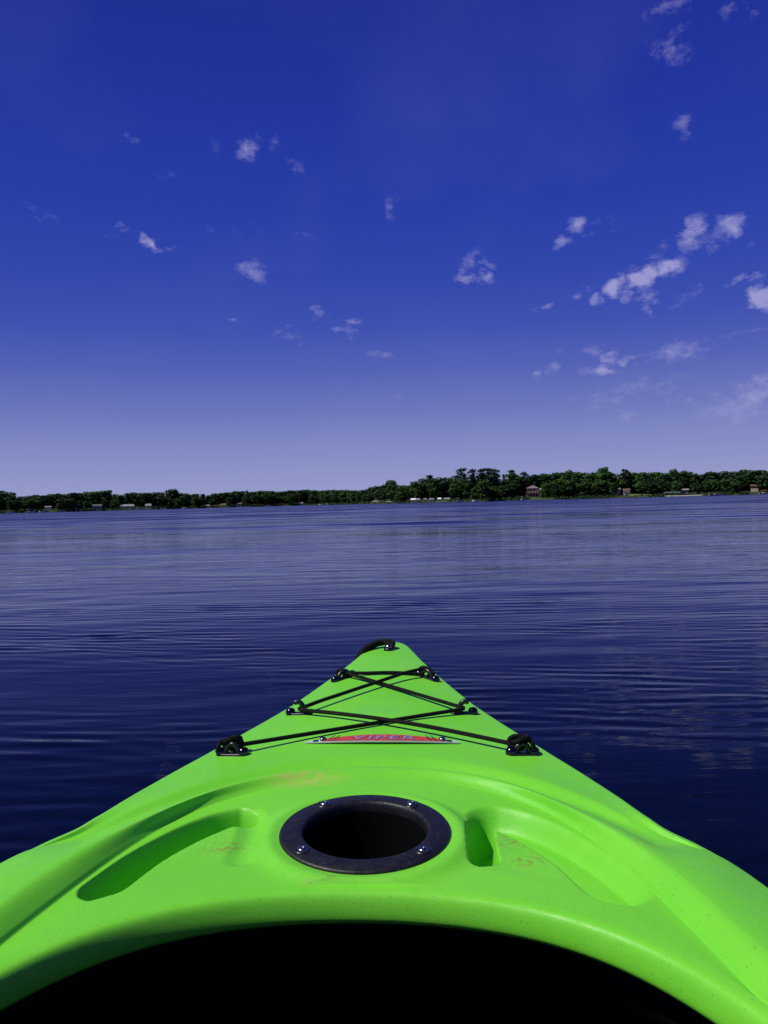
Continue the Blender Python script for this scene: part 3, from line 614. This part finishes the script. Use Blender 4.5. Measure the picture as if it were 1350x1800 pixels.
# rear deck slight crown
rearm = (YY < -.45)*np.clip((RR-re_)/.06, 0, 1); ZZ += rearm*.02*np.clip(1-(np.abs(XX)/np.interp(-YY, [.4, .6, 1.0, 1.3, 1.5], [.34, .3, .2, .1, .02]))**2, 0, 1)
CUP = (0.0, .712); zcup = .2705; tilt = .05
def zcp(y): return zcup+tilt*(y-CUP[1])
dc = np.hypot(XX-CUP[0], YY-CUP[1]); inner = us[:, None] < 1.9
w = 1-np.clip((dc-.078)/.03, 0, 1); w = w*w*(3-2*w)
ZZ = np.where(inner, ZZ*(1-w)+zcp(YY)*w, ZZ); ZZ += .0028*np.exp(-((dc-.086)/.008)**2)*inner
def seg_dist(pts):
    d = np.full(XX.shape, 9.0); tt = np.zeros(XX.shape); L_ = [0]
    for a, b in zip(pts[:-1], pts[1:]): L_.append(L_[-1]+math.dist(a, b))
    for i, (a, b) in enumerate(zip(pts[:-1], pts[1:])):
        vx, vy = b[0]-a[0], b[1]-a[1]; t = np.clip(((XX-a[0])*vx+(YY-a[1])*vy)/(vx*vx+vy*vy), 0, 1)
        q = np.hypot(XX-a[0]-t*vx, YY-a[1]-t*vy); s_ = (L_[i]+t*(L_[i+1]-L_[i]))/L_[-1]; tt = np.where(q < d, s_, tt); d = np.minimum(d, q)
    return d, tt
def dens(pts, n=6):
    out_ = []
    for i in range(len(pts)-1):
        p = [np.array(pts[max(i-1, 0)]), np.array(pts[i]), np.array(pts[i+1]), np.array(pts[min(i+2, len(pts)-1)])]
        for k in range(n): t = k/n; out_.append(tuple(.5*((2*p[1])+(p[2]-p[0])*t+(2*p[0]-5*p[1]+4*p[2]-p[3])*t*t+(3*p[1]-p[0]-3*p[2]+p[3])*t**3)))
    return out_+[pts[-1]]
def groove(pts, hw, soft, depth0, depth1, steep=None, side=0):
    """steep: wall width on one side of the path; side +1 is the side of larger |x|, -1 the smaller"""
    global ZG
    P_ = dens(pts); d, t = seg_dist(P_)
    if steep is not None:
        q = sorted(P_, key=lambda p: p[1]); xp = np.interp(YY, [p[1] for p in q], [abs(p[0]) for p in q])
        f_ = np.clip((np.abs(XX)-xp)*side/.006*.5+.5, 0, 1); soft = soft*(1-f_)+steep*f_
    u = 1-np.clip((d-hw)/soft, 0, 1); u = u*u*(3-2*u)
    ZG = np.maximum(ZG, u*(depth0+(depth1-depth0)*t))
ZG = np.zeros_like(XX)
long_ = [(.197, .625), (.182, .676), (.159, .721), (.136, .750), (.1185, .760)]
short_ = [(.113, .764), (.1045, .735), (.1025, .705), (.102, .673)]
groove([(-a, b) for a, b in long_], .0115, .0115, .046, .042, .004, -1); groove([(-a, b) for a, b in short_], .002, .016, .006, .004)
groove(long_, .010, .018, .014, .020); groove(short_, .0085, .0065, .044, .046, .003, 1)
ZZ -= ZG*inner
# shallow panel between the grooves
for s_ in (-1, 1):
    tri = [(.118, .745), (.15, .735), (.185, .66), (.205, .60), (.108, .655)]
    def sdp(P):
        d = np.full(XX.shape, 9.); ins = np.zeros(XX.shape, bool)
        for a, b in zip(P, P[1:]+P[:1]):
            vx, vy = b[0]-a[0], b[1]-a[1]; t = np.clip(((XX-a[0])*vx+(YY-a[1])*vy)/(vx*vx+vy*vy), 0, 1); d = np.minimum(d, np.hypot(XX-a[0]-t*vx, YY-a[1]-t*vy))
            c_ = ((a[1] > YY) != (b[1] > YY)) & (XX < (b[0]-a[0])*(YY-a[1])/(b[1]-a[1]+1e-12)+a[0]); ins ^= c_
        return np.where(ins, -d, d)
    sd_ = sdp([(s_*a, b) for a, b in tri]); u = 1-np.clip((sd_+.012)/.02, 0, 1); ZZ -= .0012*u*u*(3-2*u)*inner
for i in range(len(us)): rows_r.append(RR[i]); rows_z.append(ZZ[i])
ztop = ZZ[-1]
edge = [(ro-.012, ztop), (ro-.005, ztop-.0012), (ro-.0012, ztop-.005), (ro, ztop-.011), (ro-.001, ztop-.02)]
for p in cat(edge, 4)[1:]: rows_r.append(p[0]); rows_z.append(p[1])
for fct, z in ((.985, .19), (.965, .12), (.93, .05), (.885, -.01), (.80, -.06), (.55, -.09), (.2, -.10), (.01, -.10)):
    rows_r.append((ro-.001)*fct); rows_z.append(np.full_like(TH, z))
rows_r = np.array(rows_r); rows_z = np.array(rows_z)

m_green_pl = mat('lime_polyethylene', (.15, .60, .04), .42, .28); g = G(m_green_pl); co = g.coord()
def blob(cx, cy, sx, sy, rot, sc, lo, hi, seed):
    v_ = g.mapping(co, (sx, sy, 10), (cx, cy, 0), (0, 0, rot), 'TEXTURE'); q = g.n('ShaderNodeVectorMath', operation='LENGTH'); g.put(v_, q.inputs[0])
    m_ = g.mr(q.outputs['Value'], 1, .2, 0, 1, True); n_ = g.mr(g.noise(g.mapping(co, (1, 1, 1), (seed, 0, 0)), sc, 5, .65), lo, hi, 0, 1)
    return g.math('MULTIPLY', m_, n_)
base = g.mix(g.mr(g.noise(co, 7, 3), .35, .65), (.138, .555, .030), (.162, .585, .034))
base = g.mix(g.math('MULTIPLY', g.mr(g.noise(co, 420, 2), .64, .72), .5), base, (.09, .25, .04))        # specks of dirt
pink = blob(-.072, .845, .06, .022, .15, 130, .35, .68, 3)
base = g.mix(g.math('MULTIPLY', pink, .55), base, (.60, .30, .16))
for (a, b, c_, d, r_, s_) in ((.138, .672, .022, .018, .5, 1), (.128, .71, .03, .02, -.6, 2), (-.148, .665, .006, .006, 0, 4), (-.118, .70, .035, .02, .4, 5), (-.185, .735, .01, .004, .5, 6), (.03, .602, .012, .006, .2, 7), (-.03, .63, .02, .006, .2, 8), (.165, .67, .03, .008, -.9, 9), (.012, .586, .02, .01, 0, 10)):
    base = g.mix(g.math('MULTIPLY', blob(a, b, c_, d, r_, 170, .5, .62, s_), .75), base, (.22, .16, .05))
teal = blob(-.01, 1.11, .05, .03, 0, 30, .35, .6, 12); base = g.mix(g.math('MULTIPLY', teal, .35), base, (.05, .45, .12))
scr = g.noise(g.mapping(co, (90, 900, 1), rot=(0, 0, .5)), 1, 3, .6); base = g.mix(g.math('MULTIPLY', g.mr(scr, .66, .74), .18), base, (.25, .72, .16))
g.put(base, g.b.inputs['Base Color'])
g.put(g.mr(g.noise(co, 60, 4), .3, .7, .36, .54), g.b.inputs['Roughness'])
g.put(g.bump(g.math('ADD', g.math('MULTIPLY', g.noise(co, 900, 2), .00022), g.math('MULTIPLY', g.noise(co, 14, 2), .0016)), .6, 1), g.b.inputs['Normal'])
g.b.inputs['Subsurface Weight'].default_value = 0.0
hull = grid_obj('hull_and_deck', rows_r*sinT, OC+rows_r*cosT, rows_z, m_green_pl, True, lambda c_: ~((np.hypot(c_[:, 0]-CUP[0], c_[:, 1]-CUP[1]) < .064) & (c_[:, 2] > .1))); hull.parent = kayak

m_int = mat('interior_painted_shade', (.006, .006, .007), .9, .1)  # liner added inside the green hull; cockpit shade is put into its near-black colour
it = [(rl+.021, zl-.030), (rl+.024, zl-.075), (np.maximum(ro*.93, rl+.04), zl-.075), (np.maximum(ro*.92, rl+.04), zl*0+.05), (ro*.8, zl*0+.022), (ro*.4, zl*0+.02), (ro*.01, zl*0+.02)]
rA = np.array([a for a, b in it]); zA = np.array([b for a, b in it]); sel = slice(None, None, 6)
grid_obj('added_shade_liner', (rA*sinT)[:, sel], (OC+rA*cosT)[:, sel], zA[:, sel], m_int, True).parent = kayak

m_black = mat('black_nylon', (.008, .008, .009), .33, .5); m_steel = mat('screw_steel', (.30, .29, .29), .25, .5, 1.0); m_dscrew = mat('blackened_screw', (.06, .06, .065), .18, .5, 1.0)
m_ring = mat('scuffed_black_plastic', (.008, .009, .011), .4, .4); g = G(m_ring); co = g.coord()
sc1 = g.mr(g.noise(g.mapping(co, (1, 1.6, 1)), 260, 5, .7), .60, .72); sz_ = g.n('ShaderNodeSeparateXYZ'); g.put(co, sz_.inputs[0]); sc2 = g.math('MULTIPLY', g.mr(g.noise(co, 35, 3), .45, .62), g.mr(sz_.outputs[2], .255, .262))
g.put(g.mix(g.math('MULTIPLY', g.math('MULTIPLY', sc1, sc2), .8), (.006, .007, .009), (.15, .16, .17)), g.b.inputs['Base Color'])
g.put(g.mr(g.noise(co, 120, 4), .3, .7, .36, .6), g.b.inputs['Roughness']); g.put(g.mr(sz_.outputs[2], .24, .262, .03, .4), g.b.inputs['Specular IOR Level']); g.put(g.bump(g.noise(co, 300, 3), .25, .001), g.b.inputs['Normal'])
m_cord = mat('black_shock_cord', (.006, .006, .006), .6, .15); g = G(m_cord); co = g.coord()
wv = g.n('ShaderNodeTexWave', wave_type='BANDS', bands_direction='DIAGONAL'); g.put(co, wv.inputs[0]); wv.inputs['Scale'].default_value = 420
g.put(g.bump(wv.outputs['Fac'], .6, .0008), g.b.inputs['Normal']); g.put(g.mix(g.mr(g.noise(co, 700, 2), .62, .75), (.005, .005, .005), (.05, .043, .03)), g.b.inputs['Base Color'])

# cup holder
Mc = Matrix.Translation((CUP[0], CUP[1], zcup)) @ Matrix.Rotation(math.atan(tilt), 4, 'X')
m_well = mat('cup_well_painted_shade', (.0025, .0025, .003), .8, .05)  # same plastic as the ring, darkened: shade inside the well is painted in
cup = MB().lathe([(.0752, -.003), (.0755, .0010), (.0748, .0024), (.0732, .0031), (.060, .0040), (.0570, .0040), (.0556, .0031), (.0546, .0005), (.0543, -.006)], 96).build('cup_holder', m_ring, kayak, True, Mc)
MB().lathe([(.0543, -.0055), (.0525, -.02), (.049, -.125), (.046, -.13), (.0005, -.131)], 96).build('cup_well', m_well, cup, True, Mc)
def screw(name, p, r=.0058, h=.0035, parent=None, M=None, washer=True, m=None):
    mb = MB().lathe([(r*1.0, 0), (r*.98, h*.4), (r*.8, h*.8), (r*.45, h), (r*.30, h*1.0), (r*.24, h*.7), (.00001, h*.7)], 20)
    T = (M if M else Matrix.Identity(4)) @ Matrix.Translation(p)
    return mb.build(name, m or m_steel, parent, True, T)
for a, b in ((-.047, .057), (.047, .057), (-.047, -.038), (.047, -.038)):
    rr_ = math.hypot(a, b); k_ = .0645/rr_; p = (a*k_, b*k_, .0036)
    s_ = screw('screw', p, parent=cup, M=Mc, r=.0046, h=.0026)
    MB().lathe([(.0075, 0), (.0072, .0008), (.005, .0009)], 20).build('washer', m_black, cup, True, Mc @ Matrix.Translation(p))

def dz(x, y):
    hw_ = float(np.interp(y, [.75, .85, .99, 1.16, 1.32, 1.5, 1.574], [.27, .25, .2, .135, .088, .045, .012]))
    return float(ze(y))+.009*max(1-(abs(x)/hw_)**2, 0)*min(max((1.6-y)/.3, .2), 1)+.003
def P(x, y, h=0): return Vector((x, y, dz(x, y)+h))
def strap(p, q, parent, w=.0065, t=.0022):
    """flat black base plate with rounded ends running from p to q"""
    d = (q-p).normalized(); s_ = Vector((-d.y, d.x, 0)).normalized(); vs = []; n = 8
    for i in range(n+1): a = -math.pi/2+math.pi*i/n; vs.append(q+d*math.cos(a)*w+s_*math.sin(a)*w)
    for i in range(n+1): a = math.pi/2+math.pi*i/n; vs.append(p+d*math.cos(a)*w+s_*math.sin(a)*w)
    m_ = len(vs); up_ = Vector((0, 0, t)); V = [v-Vector((0, 0, .003)) for v in vs]+[v+up_*.7 for v in vs]+[v+up_-((v-(p+q)/2).normalized()*.0012) for v in vs]
    Fs = [(i, (i+1) % m_, m_+(i+1) % m_, m_+i) for i in range(m_)]+[(m_+i, m_+(i+1) % m_, 2*m_+(i+1) % m_, 2*m_+i) for i in range(m_)]+[tuple(range(2*m_, 3*m_))]
    return MB().add(V, Fs)
def pad_eye(a, b, name='pad_eye', arch=True, label=None):
    p, q = P(*a), P(*b); mb = strap(p, q, None)
    mid = (p+q)/2; d = (q-p)*.5
    if arch:
        mb.tube([mid-d*.62+Vector((0, 0, .001)), mid-d*.5+Vector((0, 0, .008)), mid+Vector((0, 0, .0125)), mid+d*.5+Vector((0, 0, .008)), mid+d*.62+Vector((0, 0, .001))], .0034, 10, sub=4)
    o = mb.build(name, m_black, kayak, True)
    if label: o['label'] = label
    for e in (p, q): screw('screw', e+Vector((0, 0, .0018)), .0068, .0068, o, m=m_dscrew)
    return o, mid
for s_ in (-1, 1):
    pad_eye((s_*.079, 1.276), (s_*.054, 1.300))
    pad_eye((s_*.184, .954), (s_*.157, .948))
# hooks on the second row: strap with one screw and an upright hook
for s_ in (-1, 1):
    p, q = P(s_*.125, 1.110), P(s_*.100, 1.105); mb = strap(p, q, None, .006)
    b_ = P(s_*.107, 1.106)
    mb.tube([b_, b_+Vector((0, 0, .008)), b_+Vector((s_*.0015, 0, .013)), b_+Vector((s_*.006, 0, .0165)), b_+Vector((s_*.012, 0, .0155))], [.0042, .0036, .0034, .0034, .003], 10, sub=4)
    o = mb.build('cord_hook', m_black, kayak, True); screw('screw', p+Vector((0, 0, .0018)), .0068, .0068, o, m=m_dscrew)
# shock cord: one line, laced as two crosses
CR = .0027
kl, kr = P(-.160, .955, .010), P(.160, .955, .010); ml, mr_ = P(-.1035, 1.104, .0075), P(.1035, 1.104, .0075); tl, tr = P(-.066, 1.290, .0085), P(.064, 1.293, .0085)
def sag(a, b, h0=0, h1=0, n=9):
    r_ = []
    for i in range(n):
        t = i/(n-1); p = a.lerp(b, t); p.z = max(p.z, dz(p.x, p.y)+.0034)+(h0*(1-t)+h1*t); r_.append(p)
    return r_
hkR = [mr_+Vector((.003, -.003, -.001)), mr_+Vector((.0085, .001, 0)), mr_+Vector((.003, .004, .001))]
hkL = [ml+Vector((-.003, .004, .001)), ml+Vector((-.0085, .001, 0)), ml+Vector((-.003, -.003, -.001))]
crossA = sag(kl, hkR[0])[:-1]+hkR+sag(hkR[2], tl+Vector((.004, -.001, 0)))[1:]
crossA += [tl+Vector((-.006, .002, .003)), tl+Vector((-.008, .006, 0)), tl+Vector((0, .006, -.002))]+sag(tl+Vector((.006, .004, -.001)), tr+Vector((-.004, .002, -.003)))
MB().tube(crossA, CR, 8, sub=3).build('bungee_cord', m_cord, kayak, True)
crossB = [tr+Vector((.013, -.010, -.002)), tr+Vector((.010, -.004, .002)), tr+Vector((.004, .002, .0055)), tr+Vector((-.004, .001, .005))]+sag(tr+Vector((-.012, -.002, .002)), hkL[0]+Vector((0, 0, .001)), .004, 0)[1:-1]+hkL+[p+Vector((0, 0, .005*math.sin(math.pi*i/8)*(1 if i > 0 else 0))) for i, p in enumerate(sag(hkL[2], kr))][1:]
MB().tube(crossB, CR, 8, sub=3).build('bungee_cord', m_cord, kayak, True)
def knot(c, sgn):
    mb = MB(); r_ = random.Random(5 if sgn > 0 else 9)
    for k in range(3):
        a0 = r_.uniform(0, 6); pts = []
        rx, ry, rz_ = r_.uniform(.007, .0105), r_.uniform(.005, .008), r_.uniform(.004, .0065)
        for i in range(15):
            t = a0+i/14*2*math.pi*1.15; pts.append(c+Vector((rx*math.cos(t)+sgn*.002*k-sgn*.003, ry*math.sin(t)*(.5+.3*k), rz_*math.sin(t+k*1.2)+.0015*k)))
        mb.tube(pts, CR*1.15, 8, sub=2)
    mb.tube([c, c+Vector((sgn*.008, -.002, .004)), c+Vector((sgn*.014, -.006, .001)), c+Vector((sgn*.016, -.008, -.008))], CR*1.05, 8, sub=3)
    mb.build('knot', m_cord, kayak, True)
knot(P(-.172, .957, .0115), -1); knot(P(.168, .957, .0115), 1)
# little lashing at the left top eye and the dome of the right one
MB().tube([P(-.074, 1.285, .006), P(-.078, 1.290, .011), P(-.070, 1.296, .013), P(-.062, 1.291, .009), P(-.066, 1.283, .005)], CR, 8, sub=4).build('cord_loop', m_cord, kayak, True)
MB().tube([P(.050, 1.297, .004), P(.056, 1.303, .011), P(.064, 1.298, .014), P(.070, 1.291, .010), P(.068, 1.285, .004)], CR*1.1, 8, sub=4).build('cord_loop', m_cord, kayak, True)

# bow carry handle: webbing strap pinned at the nose and hanging over the left edge
mb = MB(); pts = [P(.002, 1.487, .004), P(-.003, 1.502, .010), P(-.016, 1.506, .010), P(-.032, 1.496, .007), P(-.046, 1.480, .003), P(-.056, 1.455, -.012), P(-.062, 1.43, -.04), P(-.064, 1.42, -.09)]
mb.tube(pts, [.0045, .006, .0065, .0065, .006, .006, .006, .006, .005], 10, sub=5)
mb.tube([P(.004, 1.484, .004), P(.008, 1.497, .010), P(.002, 1.508, .011), P(-.012, 1.512, .009), P(-.030, 1.503, .006)], .005, 10, sub=4)
hd = mb.build('carry_handle', m_cord, kayak, True)
screw('screw', P(.0, 1.482, .0055), .0068, .005, hd)
MB().lathe([(.009, -.004), (.009, .003), (.007, .005), (.0001, .005)], 20, *P(.0, 1.483, .0)).build('strap_anchor', m_black, hd, True)

# name badge
m_rim = mat('badge_white_rim', (.55, .57, .6), .35); m_bred = mat('badge_red', (.46, .05, .035), .45); m_bdark = mat('badge_dark_tip', (.012, .012, .02), .35)
bx, by = .006, .977
def badge_shape(hx, hy, n=28, cut=0):
    up_ = []; lo = []
    for i in range(n+1):
        t = -1+2*i/n; x = t*hx
        a = hy*(1-abs(t)**1.7)**1.0+.0002
        up_.append((bx+x, by+a+.001)); lo.append((bx+x, by-a*.62+.001*math.cos(t*3)))
    return up_, lo
def badge(hx, hy, h, name, m, parent, x0=-1, x1=1, thick=.0016):
    up_, lo = badge_shape(hx, hy); n = len(up_); V = []; Fs = []
    keep = [i for i in range(n) if x0 <= (up_[i][0]-bx)/hx <= x1]
    def hz(x, y): return P(x, y).z+h+.0022*(1-((x-bx)/.093)**2)
    for i in keep:
        for (x, y) in (up_[i], ((up_[i][0]+lo[i][0])/2, (up_[i][1]+lo[i][1])/2), lo[i]): V.append((x, y, hz(x, y)))
    nv = len(V)//3; V += [(a, b, c-thick) for a, b, c in V]
    o3 = nv*3
    for i in range(nv-1):
        for j in range(2): a = i*3+j; Fs += [(a, a+1, a+4, a+3), (o3+a, o3+a+3, o3+a+4, o3+a+1)]
        Fs += [(i*3, i*3+3, o3+i*3+3, o3+i*3), (i*3+2, o3+i*3+2, o3+i*3+5, i*3+5)]
    return mesh_obj(name, V, Fs, m, parent, False)
bd = badge(.0935, .0150, .0022, 'name_badge', m_rim, kayak)
badge(.085, .0136, .0028, 'red_field', m_bred, bd, -.86, .86, .0008)
badge(.0905, .0128, .0026, 'dark_tip', m_bdark, bd, -.99, -.80, .0008); badge(.0905, .0128, .0026, 'dark_tip', m_bdark, bd, .80, .99, .0008)
for s_ in (-1, 1):
    screw('screw', P(bx+s_*.072, by+.001, .0045), .0042, .0025, bd)
    for q in (.058, .064):
        mb = MB(); mb.tube([P(bx+s_*q, by-.005, .0062), P(bx+s_*(q-.006), by+.007, .0066)], .0005, 5); mb.build('dark_line', m_bdark, bd)
m_let = mat('badge_lettering', (.30, .24, .50), .4); m_let2 = mat('badge_letter_outline', (.02, .03, .10), .4)
def lettering(txt, name, m, off, zoff):
    fc = bpy.data.curves.new('t', 'FONT'); fc.body = txt; fc.size = .021; fc.align_x = 'CENTER'; fc.align_y = 'CENTER'; fc.space_character = 1.15; fc.offset = off; fc.extrude = .0001; fc.shear = .15
    to = bpy.data.objects.new('t', fc); C.objects.link(to); dg = bpy.context.evaluated_depsgraph_get(); me = bpy.data.meshes.new_from_object(to.evaluated_get(dg))
    bpy.data.objects.remove(to); me.name = name
    for v_ in me.vertices:
        x = v_.co.x*1.32; y = v_.co.y*.84; z = P(bx+x, by+y).z+.0028+.0022*(1-(x/.093)**2)+zoff+v_.co.z
        v_.co = (bx+x, by+.0015+y, z)
    me.materials.clear(); me.materials.append(m); o = bpy.data.objects.new(name, me); C.objects.link(o); o.parent = bd; return o
lettering('VIPER', 'letter_outline', m_let2, .0006, .0002); lettering('VIPER', 'lettering', m_let, 0, .0005)

# seat inside the cockpit
m_seat = mat('black_seat_foam', (.012, .012, .013), .8, .2)
mb = MB(); n = 12
def pad(cx, cy, cz, hx, hy, hz, rx, parent, name):
    bm = bmesh.new(); bmesh.ops.create_cube(bm, size=1); bmesh.ops.subdivide_edges(bm, edges=bm.edges[:], cuts=6, use_grid_fill=True)
    for v_ in bm.verts:
        q = v_.co*2; r_ = Vector((abs(q.x)**6, abs(q.y)**6, abs(q.z)**2)); f_ = (r_.x+r_.y)**(1/6)
        k = 1-.22*max(abs(q.x), abs(q.y))**6*abs(q.z); v_.co = Vector((q.x*hx*k, q.y*hy*k, q.z*hz*(1-.25*(max(abs(q.x), abs(q.y)))**4)))
    bmesh.ops.rotate(bm, verts=bm.verts, cent=(0, 0, 0), matrix=Matrix.Rotation(rx, 3, 'X')); bmesh.ops.translate(bm, verts=bm.verts, vec=(cx, cy, cz))
    me = bpy.data.meshes.new(name); bm.to_mesh(me); bm.free(); me.materials.append(m_seat); me.polygons.foreach_set('use_smooth', [True]*len(me.polygons))
    o = bpy.data.objects.new(name, me); C.objects.link(o); o.parent = parent; return o
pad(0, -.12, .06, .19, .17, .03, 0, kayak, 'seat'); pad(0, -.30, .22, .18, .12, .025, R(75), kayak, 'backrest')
